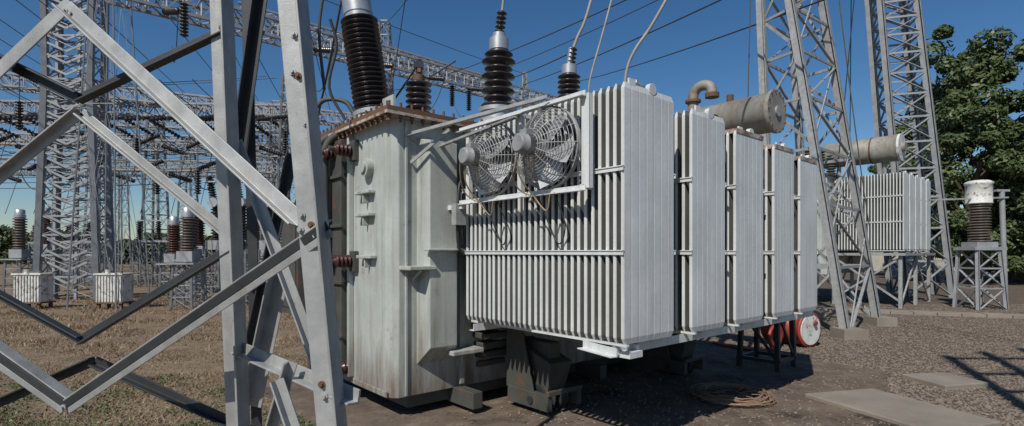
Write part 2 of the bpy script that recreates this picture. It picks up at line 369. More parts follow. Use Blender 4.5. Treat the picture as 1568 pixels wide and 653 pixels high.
for fi,a in enumerate((.854,1.783)):
    mb=MB('cooling_fan_%d'%(fi+1),[M_FAN,M_GALV,M_ALU,M_CABLE,M_GALVD],PT,T)
    R=.43;b=-.17;U=(1,0,0);V=(0,0,1);c=Vector((a,b,FZ))
    mb.lathe((a,b+.05,FZ),(a,b+.0,FZ),[(0,R),(1,R),(1,R-.015),(.02,R-.015)],44,0,caps=False)
    def dome(r): return -.26*(1-(r/R)**2.2)
    for k in range(14):
        r=.09+(R-.09)*k/13.0; mb.ring((a,b+dome(r),FZ),U,V,r,.0048,44,4,1)
    for k in range(14):
        an=math.pi*2*k/14; d=Vector((math.cos(an),0,math.sin(an)))
        mb.tube([c+d*r+Vector((0,dome(r),0)) for r in (.08,.16,.24,.32,.38,R)],.0055,4,1)
    for k in range(6):
        an=math.pi*2*k/6+.3*fi; d=Vector((math.cos(an),0,math.sin(an)));e=Vector((-math.sin(an),0,math.cos(an)))
        vs=[];m_=5
        for j in range(m_):
            r=.07+.31*j/(m_-1); wd=.05+.085*math.sin(math.pi*(.15+.6*j/(m_-1)))
            sw=.10*(j/(m_-1))**1.5
            vs+=[c+d*r+e*(sw-wd)+Vector((0,.02,0)),c+d*r+e*sw+Vector((0,-.035,0)),c+d*r+e*(sw+wd)+Vector((0,-.11,0))]
        mb.add(vs,[(3*j+q,3*j+q+1,3*j+q+4,3*j+q+3) for j in range(m_-1) for q in range(2)],2,True)
    mb.cyl((a,b+.04,FZ),(a,b-.16,FZ),.085,18,2)
    mb.lathe((a,b-.16,FZ),(a,b-.42,FZ),[(0,.085),(.05,.085),(.06,.1),(.62,.1),(.63,.108),(.66,.108),(.67,.1),(.94,.098),(1,.08)],22,0)
    mb.box((a-.05,b-.34,FZ+.09),(a+.05,b-.22,FZ+.15),0)
    mb.smooth_tube([(a,b-.28,FZ+.12),(a+.06,b-.34,FZ-.05),(a+.12,b-.28,FZ-.3),(a+.1,b-.1,FZ-.5),(a-.05,b-.06,FZ-.66),(a-.12,b-.08,FZ-.5)],.009,6,3)
    mb.smooth_tube([(a+.02,b-.28,FZ+.12),(a+.15,b-.34,FZ-.02),(a+.3,b-.2,FZ-.33),(a+.25,b-.03,FZ-.47),(a-.2,b-.02,FZ-.49)],.008,6,3)
    mb.smooth_tube([(a-.1,b-.0,FZ-.47),(a-.16,b+.1,FZ-.8),(a-.05,b+.12,FZ-1.0),(a+.12,b+.1,FZ-.7),(a+.15,b,FZ-.47)],.008,6,4)
    mb.done()
def WT(name,build,mats):
    mb=MB(name,mats,PT); build(mb); mb.done()
def bush1(mb):
    p=Vector((-2.04,7.93,4.0)); q=Vector((-2.35,7.93,6.05)); d=q-p
    mb.cyl(p,p+d*.1,.24,20,1); mb.cyl(p+d*.09,p+d*.12,.3,20,1)
    mb.insul(p+d*.12,p+d*.80,.17,.275,20,28,0)
    mb.cyl(p+d*.80,p+d*.83,.2,20,1); mb.cyl(p+d*.83,p+d*.96,.21,24,1); mb.cyl(p+d*.96,p+d*1.08,.08,12,1)
WT('high_voltage_bushing_1',bush1,[M_BLACK,M_ALU])
def bush2(mb):
    x,y=-1.43,8.12
    mb.cyl((x,y,3.95),(x,y,4.15),.14,16,1)
    mb.insul((x,y,4.15),(x,y,4.77),.11,.2,7,24,0); mb.cyl((x,y,4.77),(x,y,4.86),.09,14,1)
    mb.cyl((x,y,4.86),(x,y,5.1),.04,10,0); mb.cbox((x,y,5.02),(.14,.1,.1),0); mb.cbox((x+.02,y,4.92),(.05,.16,.06),1)
WT('neutral_bushing',bush2,[M_BLACK,M_RUST])
def bush3(mb):
    x,y=-.22,8.12
    mb.cyl((x,y,4.0),(x,y,4.28),.26,20,1); mb.cyl((x,y,4.28),(x,y,4.34),.3,20,1)
    mb.insul((x,y,4.34),(x+.02,y,5.24),.14,.26,8,28,0,alt=.84)
    mb.cyl((x+.02,y,5.24),(x+.02,y,5.42),.15,20,1); mb.cyl((x+.02,y,5.42),(x+.02,y,5.5),.1,14,1)
    mb.insul((x+.03,y,5.5),(x+.07,y,5.85),.03,.08,5,12,0)
WT('high_voltage_bushing_2',bush3,[M_BLACK,M_ALU])
def bush4(mb):
    x,y=1.03,9.74
    mb.cyl((x,y,4.0),(x,y,4.5),.26,20,1)
    mb.insul((x,y,4.5),(x+.02,y,5.42),.13,.21,10,24,0); mb.cyl((x+.02,y,5.42),(x+.02,y,5.58),.14,18,1); mb.cyl((x+.02,y,5.58),(x+.06,y,5.9),.05,12,1)
    mb.insul((x+.06,y,5.62),(x+.1,y,5.92),.03,.08,4,12,0)
WT('high_voltage_bushing_3',bush4,[M_BLACK,M_ALU])
def bush5(mb):
    for (a,b) in ((3.3,4.6),(3.6,5.0),(3.2,2.2)):
        p=T((a,b,1.85)); mb.insul(p,p+Vector((0,0,.45)),.05,.11,5,16,0); mb.cyl(p+Vector((0,0,.45)),p+Vector((0,0,.6)),.03,8,1)
WT('low_voltage_bushings',bush5,[M_BROWN,M_ALU])
mb=MB('conservator',[M_CONS,M_RAD,M_RUST,M_GALV],PT,T)
zc=2.34;bc=5.0
mb.lathe((.72,bc,zc),(2.9,bc,zc),[(0,.30),(.0,.35),(.02,.35),(.025,.33),(.93,.33),(.97,.30),(1,.2)],32,0)
mb.cyl((.69,bc,zc),(.74,bc,zc),.36,32,0)
for k in range(14):
    an=2*math.pi*k/14; mb.cyl((.67,bc+.33*math.cos(an),zc+.33*math.sin(an)),(.70,bc+.33*math.cos(an),zc+.33*math.sin(an)),.016,6,2)
mb.cyl((.66,bc,zc),(.70,bc,zc),.09,16,3); mb.cyl((1.5,bc,zc+.3),(1.5,bc,zc+.45),.06,12,2)
for a in (1.3,2.5):
    mb.beam((a,bc-.2,zc-.28),(a,bc-.2,.5),.07,.07,3); mb.beam((a,bc+.2,zc-.28),(a,bc+.2,.5),.07,.07,3); mb.box((a-.04,bc-.3,zc-.36),(a+.04,bc+.3,zc-.27),3)
    mb.beam((a,bc-.2,.6),(3.0,bc-.2,.6),.07,.07,3); mb.beam((a,bc+.2,.6),(3.0,bc+.2,.6),.07,.07,3)
def el(a,b,z):
    mb.cyl((a,b,1.4),(a,b,z),.085,14,0); mb.cyl((a,b,z-.06),(a,b,z-.02),.13,14,2)
    mb.smooth_tube([(a,b,z-.02),(a-.01,b+.01,z+.1),(a-.08,b+.02,z+.18),(a-.2,b+.03,z+.2),(a-.3,b+.04,z+.14),(a-.32,b+.05,z+.02)],.085,12,0)
    mb.cyl((a-.32,b+.05,z+.04),(a-.32,b+.05,z-.03),.115,14,2)
el(1.75,4.2,2.62)
mb.done()
mb=MB('pipe_stand',[M_GALVD,M_GALV],PT,T)
A_,B_=1.3,6.0
for da in (-.35,.35):
    for db in (-.35,.35): mb.beam((A_+da,B_+db,-2.15),(A_+da*.9,B_+db*.9,-1.0),.08,.08,0)
for z in (-1.95,-1.02):
    mb.beam((A_-.4,B_-.35,z),(A_+.4,B_-.35,z),.06,.06,0); mb.beam((A_-.35,B_-.4,z),(A_-.35,B_+.4,z),.06,.06,0)
    mb.beam((A_-.4,B_+.35,z),(A_+.4,B_+.35,z),.06,.06,0); mb.beam((A_+.35,B_-.4,z),(A_+.35,B_+.4,z),.06,.06,0)
mb.beam((A_-.35,B_-.35,-1.95),(A_+.35,B_-.35,-1.05),.05,.03,0); mb.beam((A_-.35,B_-.35,-1.05),(A_-.35,B_+.35,-1.95),.05,.03,0)
mb.beam((.3,4.7,-.97),(A_,B_+.4,-.98),.08,.05,1)
mb.done()

# ------------------------------------------------------------ loose things on the ground
mb=MB('wire_coil',[M_COIL])
cx,cy=3.22,7.75
for k in range(16):
    r=random.choice([.56,.53,.50,.46,.40,.30,.2])+random.uniform(-.02,.02)
    ph=random.random()*6.28; pts=[]
    for j in range(41):
        an=2*math.pi*j/40; rr=r*(1+.03*math.sin(2*an+ph)); pts.append((cx+random.uniform(-.004,.004)+.02*math.cos(ph)+rr*math.cos(an),cy+.02*math.sin(ph)+rr*math.sin(an),.05+.012*(k%6)+.025*math.sin(an*2+ph)**2))
    mb.tube(pts,.007,5,0)
for k in range(10):
    an=k*math.pi/5; mb.tube([(cx+.1*math.cos(an),cy+.1*math.sin(an),.10),(cx+.35*math.cos(an+.1),cy+.35*math.sin(an+.1),.12),(cx+.57*math.cos(an+.12),cy+.57*math.sin(an+.12),.05)],.006,4,0)
mb.done()
mb=MB('red_drum',[M_REDP,M_WHITE])
d0=Vector((6.75,12.0,.40)); ax=Vector((-.45,.9,0)).normalized()
mb.lathe(d0,d0+ax*1.0,[(0,.34),(0,.40),(.04,.40),(.06,.37),(.3,.37),(.32,.4),(.36,.4),(.38,.37),(.94,.37),(.96,.4),(1,.4)],32,0)
mb.cyl(d0-ax*.02,d0+ax*.01,.34,32,1); mb.cyl(d0-ax*.05+Vector((.1,0,.15)),d0+Vector((.1,0,.15)),.05,12,0)
mb.done()
mb=MB('red_hose',[M_REDP])
for k in range(5): mb.ring((5.75+.05*k,11.6+.08*k,.30),(.8,.6,0),(0,0,1),.24,.035,30,8,0)
mb.smooth_tube([(5.7,11.5,.08),(5.3,11.4,.05),(4.9,11.9,.05),(4.7,12.4,.05)],.035,8,0)
mb.done()

# ------------------------------------------------------------ foreground lattice structure (left)
FG=empty('steel_lattice_structure')
mb=MB('legs',[M_GALV,M_GALVD,M_CONC],FG,bevel=.003)
mb.angle((-1.201,2.436,0),(-1.38,2.436,4.514),.108,.01,0,ref=(1,0,0),sv=-1,su=-1)
mb.angle((-.52,1.95,0),(-.894,1.95,4.04),.111,.01,0,ref=(1,0,0),sv=-1,su=-1)
mb.angle((-2.80,2.436,0),(-2.64,2.436,4.514),.108,.01,0,ref=(1,0,0),sv=-1)
mb.angle((-1.42,3.0,0),(-1.50,2.95,4.6),.06,.008,1,ref=(1,0,0))
for x,y in ((-1.2,2.43),(-.52,1.95),(-2.8,2.43),(-1.42,3.0)): mb.cbox((x,y,.03),(.3,.3,.12),2)
mb.done()
mb=MB('braces',[M_GALV,M_GALVD],FG,bevel=.002)  # darker braces are galvanised steel with shade painted in
X0=-2.0
def bar(p,q,w,mi,sv=1,su=1): mb.angle(p,q,w,.008,mi,ref=(Vector(q)-Vector(p)).cross(Vector((0,1,0))),sv=sv,su=su)
bar((X0,2.39,3.257),(-.78,1.97,2.264),.058,0); bar((X0+.012,2.385,3.278),(-2.7,2.385,2.60),.058,0,sv=-1)
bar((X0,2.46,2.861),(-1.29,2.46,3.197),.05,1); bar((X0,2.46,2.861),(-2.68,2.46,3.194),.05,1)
bar((X0,2.47,2.801),(-1.236,2.47,2.171),.042,0); bar((X0,2.47,2.801),(-2.7,2.47,2.234),.042,0)
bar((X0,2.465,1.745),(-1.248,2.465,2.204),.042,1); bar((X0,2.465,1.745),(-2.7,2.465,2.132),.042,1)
def bigV(p,q):
    p=Vector(p);q=Vector(q)
    d=(q-p).normalized(); n=d.cross(Vector((0,1,0))).normalized()
    if n.z<0: n=-n
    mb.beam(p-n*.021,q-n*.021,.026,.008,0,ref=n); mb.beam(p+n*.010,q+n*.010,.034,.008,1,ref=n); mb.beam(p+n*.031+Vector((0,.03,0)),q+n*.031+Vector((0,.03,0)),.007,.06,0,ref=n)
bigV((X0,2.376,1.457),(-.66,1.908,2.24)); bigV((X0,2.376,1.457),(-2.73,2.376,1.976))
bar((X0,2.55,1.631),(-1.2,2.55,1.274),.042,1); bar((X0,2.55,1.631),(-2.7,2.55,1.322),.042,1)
bar((-1.364,2.92,3.62),(-1.494,2.92,2.69),.06,1); bar((-1.272,2.46,2.666),(-.86,2.40,1.62),.045,0)
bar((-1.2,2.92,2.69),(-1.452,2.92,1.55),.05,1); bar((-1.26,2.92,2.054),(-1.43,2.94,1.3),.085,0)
bar((-1.225,2.41,1.718),(-.55,1.92,1.628),.052,0); bar((-.86,2.08,1.72),(-1.2,2.2,.7),.042,0); bar((-.90,2.05,1.66),(-.56,1.96,.8),.042,0)
bar((-1.32,2.47,3.44),(-.81,1.98,3.8),.052,0); bar((-.84,1.98,3.2),(-1.14,2.58,3.6),.04,1)
mb.done()
mb=MB('bolts',[M_GALV,M_RUST],FG)
def bolt(x,y,z,mi=0): mb.cyl((x,y,z),(x,y-.007,z),.013,10,mi); mb.cyl((x,y-.007,z),(x,y-.018,z),.007,8,mi)
for i,(x,z) in enumerate(((-.782,2.796),(-.802,2.81),(-.768,2.287),(-.734,2.251),(-.773,2.234),(-.718,2.21),(-.696,1.668),(-.653,1.658),(-.686,1.624),(-.646,1.615),(-.797,2.947),(-.754,2.623))): bolt(x,1.942,z,i%3==0)
for i,(x,z) in enumerate(((-1.326,3.176),(-1.314,3.158),(-1.32,2.66),(-1.296,2.63),(-1.278,2.228),(-1.26,2.18),(-1.254,2.03),(-1.236,1.7),(-1.296,2.78))): bolt(x,2.427,z,i%3==0)
bolt(X0,2.376,3.23); bolt(X0+.03,2.376,3.218); bolt(X0,2.366,1.46)
mb.done()

# ------------------------------------------------------------ background towers and gantries
def sq(cx,cy,hw,z,rot=math.pi/4):
    return [(cx+hw*math.cos(rot+k*math.pi/2),cy+hw*math.sin(rot+k*math.pi/2),z) for k in range(4)]
def rect(cx,cy,hx_,hy_,z): return [(cx-hx_,cy-hy_,z),(cx+hx_,cy-hy_,z),(cx+hx_,cy+hy_,z),(cx-hx_,cy+hy_,z)]
mb=MB('lattice_tower',[M_GALVF])
lattice_tower(mb,rect(-20.0,24.36,1.38,.45,0),rect(-20.0,24.36,1.02,.4,10),15,.22,.08,0)
lattice_tower(mb,rect(-20.0,24.36,1.02,.4,10),rect(-20.0,24.36,1.15,.4,17.5),10,.2,.08,0)
for k in range(30):
    z=1.2+k*.52; mb.beam((-20.9,23.85,z),(-20,23.8,z-.42),.09,.04); mb.beam((-20,23.8,z-.42),(-19.1,23.85,z),.09,.04)
for x in (-20.5,-19.5): mb.beam((x-.25,24,0),(x,24,16),.12,.08)
mb.done()
mb=MB('lattice_tower',[M_GALV,M_CONC])
bs=[(8.45,13.3,0),(10.9,15.7,0),(9.6,17.0,0),(7.3,14.7,0)]; tp=[(7.38,15.15,13),(8.76,15.85,13),(8.7,16.7,13),(7.38,15.9,13)]
lattice_tower(mb,bs,tp,10,.16,.075,0,cross=False)
for k in (0,1):
    b=[Vector(p) for p in bs];t=[Vector(p) for p in tp]
    for i in range(4): mb.beam(b[k].lerp(t[k],i*.2),b[(k+1)%4].lerp(t[(k+1)%4],i*.2+.2),.06,.03)
for p in bs: mb.cbox((p[0],p[1],.1),(.6,.6,.3),1)
mb.done()
mb=MB('lattice_tower',[M_GALVF])
lattice_tower(mb,sq(20.4,26.4,1.35,0,.5),sq(18.7,26.4,1.0,17.5,.5),17,.2,.09,0,cross=True)
mb.done()
mb=MB('steel_gantry',[M_GALVF])
lattice_beam(mb,(-15.6,20.5,12.4),(-1.7,32.6,12.3),.9,.8,30,.12,.06)
lattice_beam(mb,(-1.7,32.6,12.3),(9.5,42.0,12.3),.9,.8,22,.1,.06)
lattice_beam(mb,(-30,30,12.0),(-9,36,10.9),.9,.7,40,.11,.06)
lattice_beam(mb,(-14,27,14.4),(-1.7,36,13.6),.8,.7,26,.1,.05)
lattice_tower(mb,sq(-7.9,33,1.2,0),sq(-7.9,33,.35,16.5),12,.13,.07)
lattice_tower(mb,sq(1.05,40.6,1.4,0),sq(1.05,40.6,.15,15.9),12,.13,.07)
lattice_tower(mb,sq(-15.6,20.6,1.3,0),sq(-15.6,20.6,.5,15),2,.04,.03)
mb.done()
mb=MB('steel_gantry',[M_GALVF])
lattice_beam(mb,(-34,32.5,11.0),(-13.5,32.5,10.7),.8,.75,40,.11,.055)
lattice_beam(mb,(-55,48.7,14.8),(-21,48.7,13.6),1.0,.8,44,.13,.07)
lattice_beam(mb,(-50,42,11.6),(-15,40,9.6),1.0,.8,44,.12,.07)
lattice_beam(mb,(-75,65,16.6),(-30,62,15.0),1.2,1,50,.15,.09)
lattice_beam(mb,(-75,70,13.0),(-28,66,12.0),1.2,1,50,.15,.09)
lattice_beam(mb,(-40,38,8.6),(-17,38,8.2),.8,.7,34,.1,.06)
lattice_beam(mb,(-34,32.4,10.9),(-24,24,10.3),.8,.7,20,.1,.055)
for x,y,z in ((-13.5,32.5,13),(-34,32.5,13),(-22.7,48.7,15),(-38,48.7,17),(-28.2,42,13),(-17.6,40,13.5),(-52,48.7,16),(-33,62,18),(-48,65,18),(-24.5,55,14),(-30.5,50,13)):
    lattice_tower(mb,sq(x,y,1.1,0),sq(x,y,.5,z),14,.13,.06)
mb.done()
# unseen poles and beams beside the camera, shaped to cast striped ground shadows
mb=MB('shadow_gantry',[M_GALV])
for x,h in ((3.4,12.5),(4.3,13),(5.3,13.5),(6.4,14),(7.7,14)):
    mb.beam((x,.3,0),(x,.3,h),.16,.16); 
for z in (9.2,10.6,12.2): mb.beam((3.3,.3,z),(12,.3,z),.12,.1)
for x in (4.3,6.4): mb.beam((x,.3,9.2),(x+1.1,.3,12.2),.07,.05)
mb.done()

mb=MB('insulator_strings',[M_BLACK,M_WIRE])
def string(p,q,k=10,r=.13): mb.insul(p,q,r*.35,r,k,8,0)
for i in range(14):
    x=-33+i*1.5
    for s in (-1,1):
        p=Vector((x,32.5+.4*s,10.4)); q=p+Vector((.9*s,1.6*s if s>0 else -2.2,-.75)); string(p,q,10,.14)
        e=q+Vector((0,6*s,.3)); mb.wire(q,e,.4,.02,1)
    mb.wire((x+.9,34.5,9.7),(x-.9,29.9,9.7),1.6,.02,1)
for i in range(12):
    x=-31+i*1.45; p=Vector((x,31.6,8.6-.1*(i%3))); up_=-.5 if i%2 else .5; string(p,p+Vector((1.5,-.3,up_)),10,.13)
    mb.wire(p+Vector((1.5,-.3,up_)),p+Vector((1.7,0,0)),.2,.02,1)
for i in range(9):
    x=-29+i*1.6; p=Vector((x,30.0,6.6+.25*(i%2))); string(p,p+Vector((1.4,-.2,.45 if i%2 else -.45)),10,.13)
    mb.wire(p+Vector((1.4,-.2,0)),p+Vector((3,-.2,0)),.9,.03,1)
for (x,y,z,L) in ((-12.55,20.3,11.7,1.3),(-5.9,20.3,9.9,1.6),(-9.4,24,12.0,1.5),(-24.0,30,12,1.6),(-13.7,32,9.5,1.5),(-17.2,24.3,7.4,1.2),(-10,25,10.4,1.4),(-3.5,31,11.9,1.2),(-2.6,32,11.9,1.2),(-5.4,29.4,11.9,1.2),(-22.3,24,9,1.3),(-17.4,26,6.2,1.2),(-15.4,26,6.2,1.2),(-11.2,30,8.2,1.3)):
    mb.wire((x,y,z+1.2),(x,y,z),0,.02,1,2); string((x,y,z),(x,y,z-L),10,.16)
for i in range(6):
    t=i/6; p=Vector((-15.6,20.5,12)).lerp(Vector((-1.7,32.6,12)),t+.1); string(p,p+Vector((1.3,-1.2,-.5)),9,.14); mb.wire(p+Vector((1.3,-1.2,-.5)),p+Vector((-1,2,-.6)),1.3,.018,1)
mb.done()
mb=MB('overhead_wires',[M_WIRE,M_WIREL])
def lw(p,q,ext,r,sag=.3,mi=0):
    p=Vector(p);q=Vector(q); mb.wire(p,p+(q-p)*ext,sag,r,mi)
lw((-4.56,32.5,12.9),(3.2,16.24,10.0),1.4,.022); lw((.8,40.6,15.0),(6.1,16.24,10.0),1.4,.028); lw((4.8,40.6,15.2),(7.8,16.24,9.5),1.4,.028)
lw((-1.7,32.6,13),(6,18,11.5),1.5,.02); lw((1.05,40.6,15.8),(-14,18,14),1.2,.02)
lw((-8,33,16.3),(-3.0,20,13.2),1.3,.02); lw((-22.7,48.7,15),(-12,20,13),1.3,.02)
lw((-8,33,12.3),(-1.5,14,7.2),1.0,.02); lw((-3,32,12.3),(1.0,9.8,5.8),1.0,.014)
for x in (-34,-32,-30,-28.5,-27,-25,-24,-22,-19,-16,-13,-11,-9): lw((x-6,60,13),(x+5,20,12+abs(x)*.05),1.3,.02,.8)
for k in range(14):
    z=5.8+k*.42; y=27+((k*37)%12); mb.wire((-42,y,z),(-12-(k%3),y,z+.2),.5,.018,0,20)
for k in range(12):
    x=-28+k*1.45; mb.wire((x,30,10.6),(x+random.uniform(-.4,.6),28,4.2),.15,.016,0,6)
mb.tube([(-.15,8.12,5.85),(-.11,8.12,6.2),(-.05,8.2,7.2),(.1,8.6,9.5)],.022,6,1)
mb.smooth_tube([(1.09,9.74,5.8),(1.2,9.74,6.1),(1.4,9.75,6.6),(1.9,9.9,8.5)],.028,6,1)
mb.smooth_tube([(1.4,9.74,5.0),(1.45,9.74,5.4),(1.7,9.74,6.3),(2.2,9.8,8.2)],.02,6,1)
mb.smooth_tube([(1.38,6.5,4.0),(1.40,6.5,4.35),(1.5,6.5,4.62),(1.75,6.5,5.0),(2.1,6.5,5.7),(2.8,6.6,7.5)],.019,6,1)
mb.wire((7.3,16,14),(7.0,15.8,5.5),0,.015,0,2); mb.wire((9.4,14,13),(10.4,17,4.5),.3,.015); mb.wire((10,15.6,12),(14,22,5),.4,.015); mb.wire((8.9,15,12.5),(13.5,20,3),.5,.02,1)
mb.smooth_tube([(-.62,1.9,3.3),(-.70,1.93,3.0),(-.69,1.95,2.75)],.006,6,0)
mb.wire((-2.2,7.8,7.6),(-5,12,3.0),.5,.02)
mb.smooth_tube([(-2.3,6.7,5.1),(-2.25,6.8,4.8),(-2.38,6.9,4.3),(-2.2,7.0,3.9)],.02,6,0)
mb.wire((-1.43,8.12,5.05),(-6,14,4.3),.7,.018)
mb.done()

# ------------------------------------------------------------ switchyard equipment
def stand(mb,x,y,w,h,mi): lattice_tower(mb,sq(x,y,w*.7,0),sq(x,y,w*.6,h),4,.07,.04,mi)
def instrument(name,x,y,hs,hi,r=.28,porc=M_BROWN,k=12,tank=True):
    mb=MB(name,[M_GALVF,porc,M_WHITE,M_ALU])
    stand(mb,x,y,.8,hs,0); mb.cbox((x,y,hs+.03),(1.0,1.0,.06),0)
    if tank: mb.cbox((x,y,hs+.3),(.6,.5,.4),0)
    z=hs+(.5 if tank else .06)
    mb.insul((x,y,z),(x,y,z+hi),r*.6,r,k,16,1); mb.cyl((x,y,z+hi),(x,y,z+hi+.12),r*.8,16,3)
    mb.lathe((x,y,z+hi+.12),(x,y,z+hi+.4),[(0,r*.7),(.8,r*.7),(.95,r*.5),(1,r*.3)],16,3)
    mb.done()
for (x,y,hs,hi) in ((-12.4,20.3,1.7,1.3),(-13.3,22,1.8,1.4),(-16.5,28,2.0,1.5),(-13.6,28,2.1,1.6),(-10.6,27,2.1,1.7),(-12,31,2.2,1.6),(-23.2,25,1.8,1.5),(-9.6,22.5,1.8,1.5),(-25.5,29,2.1,1.6),(-8.6,24,1.9,1.3),(-15.3,24,1.6,1.3),(-18.6,31,2.1,1.6),(-11.2,24.5,1.9,1.6)):
    instrument('current_transformer',x,y,hs,hi,porc=random.choice([M_BROWN,M_GREYP,M_BLACK]))
mb=MB('circuit_breaker',[M_GALVF,M_BLACK,M_WHITE,M_ALU])
x,y=-12.2,24.0
for dx in (-1.2,0,1.2):
    stand(mb,x+dx,y,.7,2.3,0); mb.cbox((x+dx,y,2.5),(.6,.6,.4),0); mb.insul((x+dx,y,2.7),(x+dx,y,4.3),.12,.22,12,12,1)
    mb.cyl((x+dx,y-.3,4.4),(x+dx,y+.3,4.4),.22,14,3); mb.insul((x+dx-.1,y,4.5),(x+dx-.3,y,5.6),.09,.17,10,12,1)
mb.box((x-1.7,y-.25,5.3),(x+.9,y+.1,5.36),3)
mb.done()
for i,(x,y) in enumerate(((-30,36),(-27,34),(-18.5,36),(-15.5,37),(-8.5,33),(-33,38),(-22,33),(-11.5,36))):
    mb=MB('disconnector_switch',[M_GALVF,M_BLACK,M_ALU])
    for dx in (-1.2,0,1.2):
        stand(mb,x+dx,y,.5,2.8,0); mb.insul((x+dx,y,2.9),(x+dx,y,4.1),.09,.17,9,10,1)
    mb.cbox((x,y,2.85),(3.2,.3,.12),0); mb.beam((x-1.3,y,4.15),(x+1.3,y,4.15),.07,.07,2); mb.done()
for x in (-18.3,-15.2):
    mb=MB('white_equipment_kiosk',[M_WHITE,M_RUST,M_CONC],bevel=.01)
    y=20.3;w=.5
    mb.box((x-w,y-w*.6,.25),(x+w,y+w*.6,1.30),0); mb.box((x-w-.06,y-w*.6-.06,1.302),(x+w+.06,y+w*.6+.06,1.36),0)
    for k in range(9): mb.box((x-.47+k*.112,y-w*.6-.04,.3),(x-.42+k*.112,y-w*.6-.002,1.26),0)
    for sx in (-1,1):
        for sy in (-1,1): mb.box((x+sx*.42-.05,y+sy*.25-.05,0),(x+sx*.42+.05,y+sy*.25+.05,.25),1)
    mb.box((x-.55,y-.36,.22),(x+.55,y+.36,.28),1)
    mb.cyl((x-.2,y-.1,1.36),(x-.2,y-.1,1.5),.08,12,0); mb.cyl((x+.25,y,1.36),(x+.25,y,1.45),.05,10,1)
    mb.done()
mb=MB('voltage_transformer',[M_GALVF,M_GREYP,M_WHITE,M_ALU])
x,y=17.9,20.3
lattice_tower(mb,sq(x+.05,y,.75,0),sq(x,y,.6,2.25),3,.09,.06,0)
mb.cbox((x,y,2.3),(1.2,1.0,.12),0); mb.cbox((x,y,2.45),(.8,.7,.2),0)
mb.insul((x,y,2.55),(x-.03,y,4.0),.24,.37,14,24,1)
mb.lathe((x-.03,y,4.0),(x-.03,y,4.9),[(0,.38),(.03,.43),(.06,.41),(.8,.41),(.84,.44),(.92,.44),(.95,.4),(1,.3)],24,2)
mb.done()
mb=MB('steel_pole',[M_GALVF])
mb.cyl((18.9,20.3,0),(18.75,20.3,4.5),.09,12,0); mb.beam((15.9,20.2,4.15),(18.9,20.2,4.25),.06,.06,0); mb.cbox((18.75,20.3,4.52),(.5,.15,.08),0)
mb.done()

# ------------------------------------------------------------ second transformer
P2=empty('power_transformer')
Q0=Vector((15.0,20.3,H))
def T2(p): return Q0+(LA*p[0]+LB*p[1]+Vector((0,0,p[2])))
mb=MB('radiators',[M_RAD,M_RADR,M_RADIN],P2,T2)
for i in range(5): radiator(mb,i*.88,.7,22,.105,.08,3.1,th=.045,lobes=5,header=2.6,bands=(1.2,2.2))
mb.done()
mb=MB('tank',[M_TANK,M_TANKD,M_GALV],P2,T2)
mb.box((2.5,-.5,-.9),(4.8,4.6,3.2),0); mb.box((2.4,-.6,3.2),(4.9,4.7,3.28),1)
mb.box((-.1,-.2,-.12),(4.8,4.6,-.02),2)
for a in (.1,2.4,4.6):
    for b in (0,2.2,4.4): mb.beam((a,b,-2.15),(a,b,-.1),.12,.12,2)
for a in (.1,2.4): mb.beam((a,0,-2.1),(a,2.2,-.15),.07,.05,2); mb.beam((a,4.4,-2.1),(a,2.2,-.15),.07,.05,2)
mb.beam((.1,0,-1.9),(2.4,0,-.2),.07,.05,2); mb.beam((2.4,0,-1.9),(.1,0,-.2),.07,.05,2)
for b in (.3,1.6,3.0): mb.insul((3.5,b,3.3),(3.5,b,4.6),.12,.22,11,14,1)
mb.done()
mb=MB('conservator',[M_CONS,M_RUST,M_WHITE,M_GALV],P2)
c0=Vector((17.0,23.2,6.75))
mb.lathe(c0,c0+LA*3.2,[(0,.4),(0,.58),(.95,.58),(1,.4)],28,0); mb.cyl(c0-LA*.06,c0+LA*.03,.6,28,2); mb.cyl(c0-LA*.2,c0,.2,20,0)
mb.cyl(c0+LA*1.0,c0+LA*1.06,.6,28,1)
for t in (.6,2.4): mb.beam(c0+LA*t+Vector((0,0,-.5)),c0+LA*t+Vector((0,0,-2.2)),.12,.12,3)
mb.insul(c0+LA*2.2+Vector((0,0,.55)),c0+LA*2.2+Vector((0,0,.95)),.07,.13,4,12,1)
mb.done()

# ------------------------------------------------------------ ground
gm,nt,b=new_mat('ground_soil')
g=N(nt,'ShaderNodeNewGeometry').outputs['Position']
sx=N(nt,'ShaderNodeSeparateXYZ'); nt.links.new(g,sx.inputs[0])
big=noise(nt,g,.35,6,.6); fine=noise(nt,g,9,8,.7); med=noise(nt,g,1.7,6,.6)
grass=mix(nt,ramp(nt,med,.35,.65),(.24,.175,.115),(.13,.095,.065))
grass=mix(nt,ramp(nt,fine,.45,.7),grass,(.29,.22,.15))
vor=N(nt,'ShaderNodeTexVoronoi'); vor.inputs['Scale'].default_value=22; nt.links.new(g,vor.inputs['Vector'])
sep=N(nt,'ShaderNodeSeparateColor'); nt.links.new(vor.outputs['Color'],sep.inputs[0])
grav=mix(nt,sep.outputs[0],(.07,.053,.043),(.20,.16,.13)); grav=mix(nt,ramp(nt,med,.35,.7),grav,(.125,.097,.073))
edge=math_(nt,'ADD',sx.outputs[0],math_(nt,'MULTIPLY',big,5))
c=mix(nt,ramp(nt,math_(nt,'MULTIPLY',edge,.2),.4,.6),grass,grav)
c=mix(nt,math_(nt,'MULTIPLY',ramp(nt,noise(nt,g,.6,5,.7),.56,.68),.55),c,(.075,.07,.042))
nt.links.new(c,b.inputs['Base Color']); b.inputs['Roughness'].default_value=.95; b.inputs['Specular IOR Level'].default_value=.1
hh=math_(nt,'ADD',math_(nt,'MULTIPLY',vor.outputs['Distance'],-.8),math_(nt,'MULTIPLY',fine,1.5)); bump(nt,b,hh,.8,.03)
mb=MB('ground',[gm]); S=700
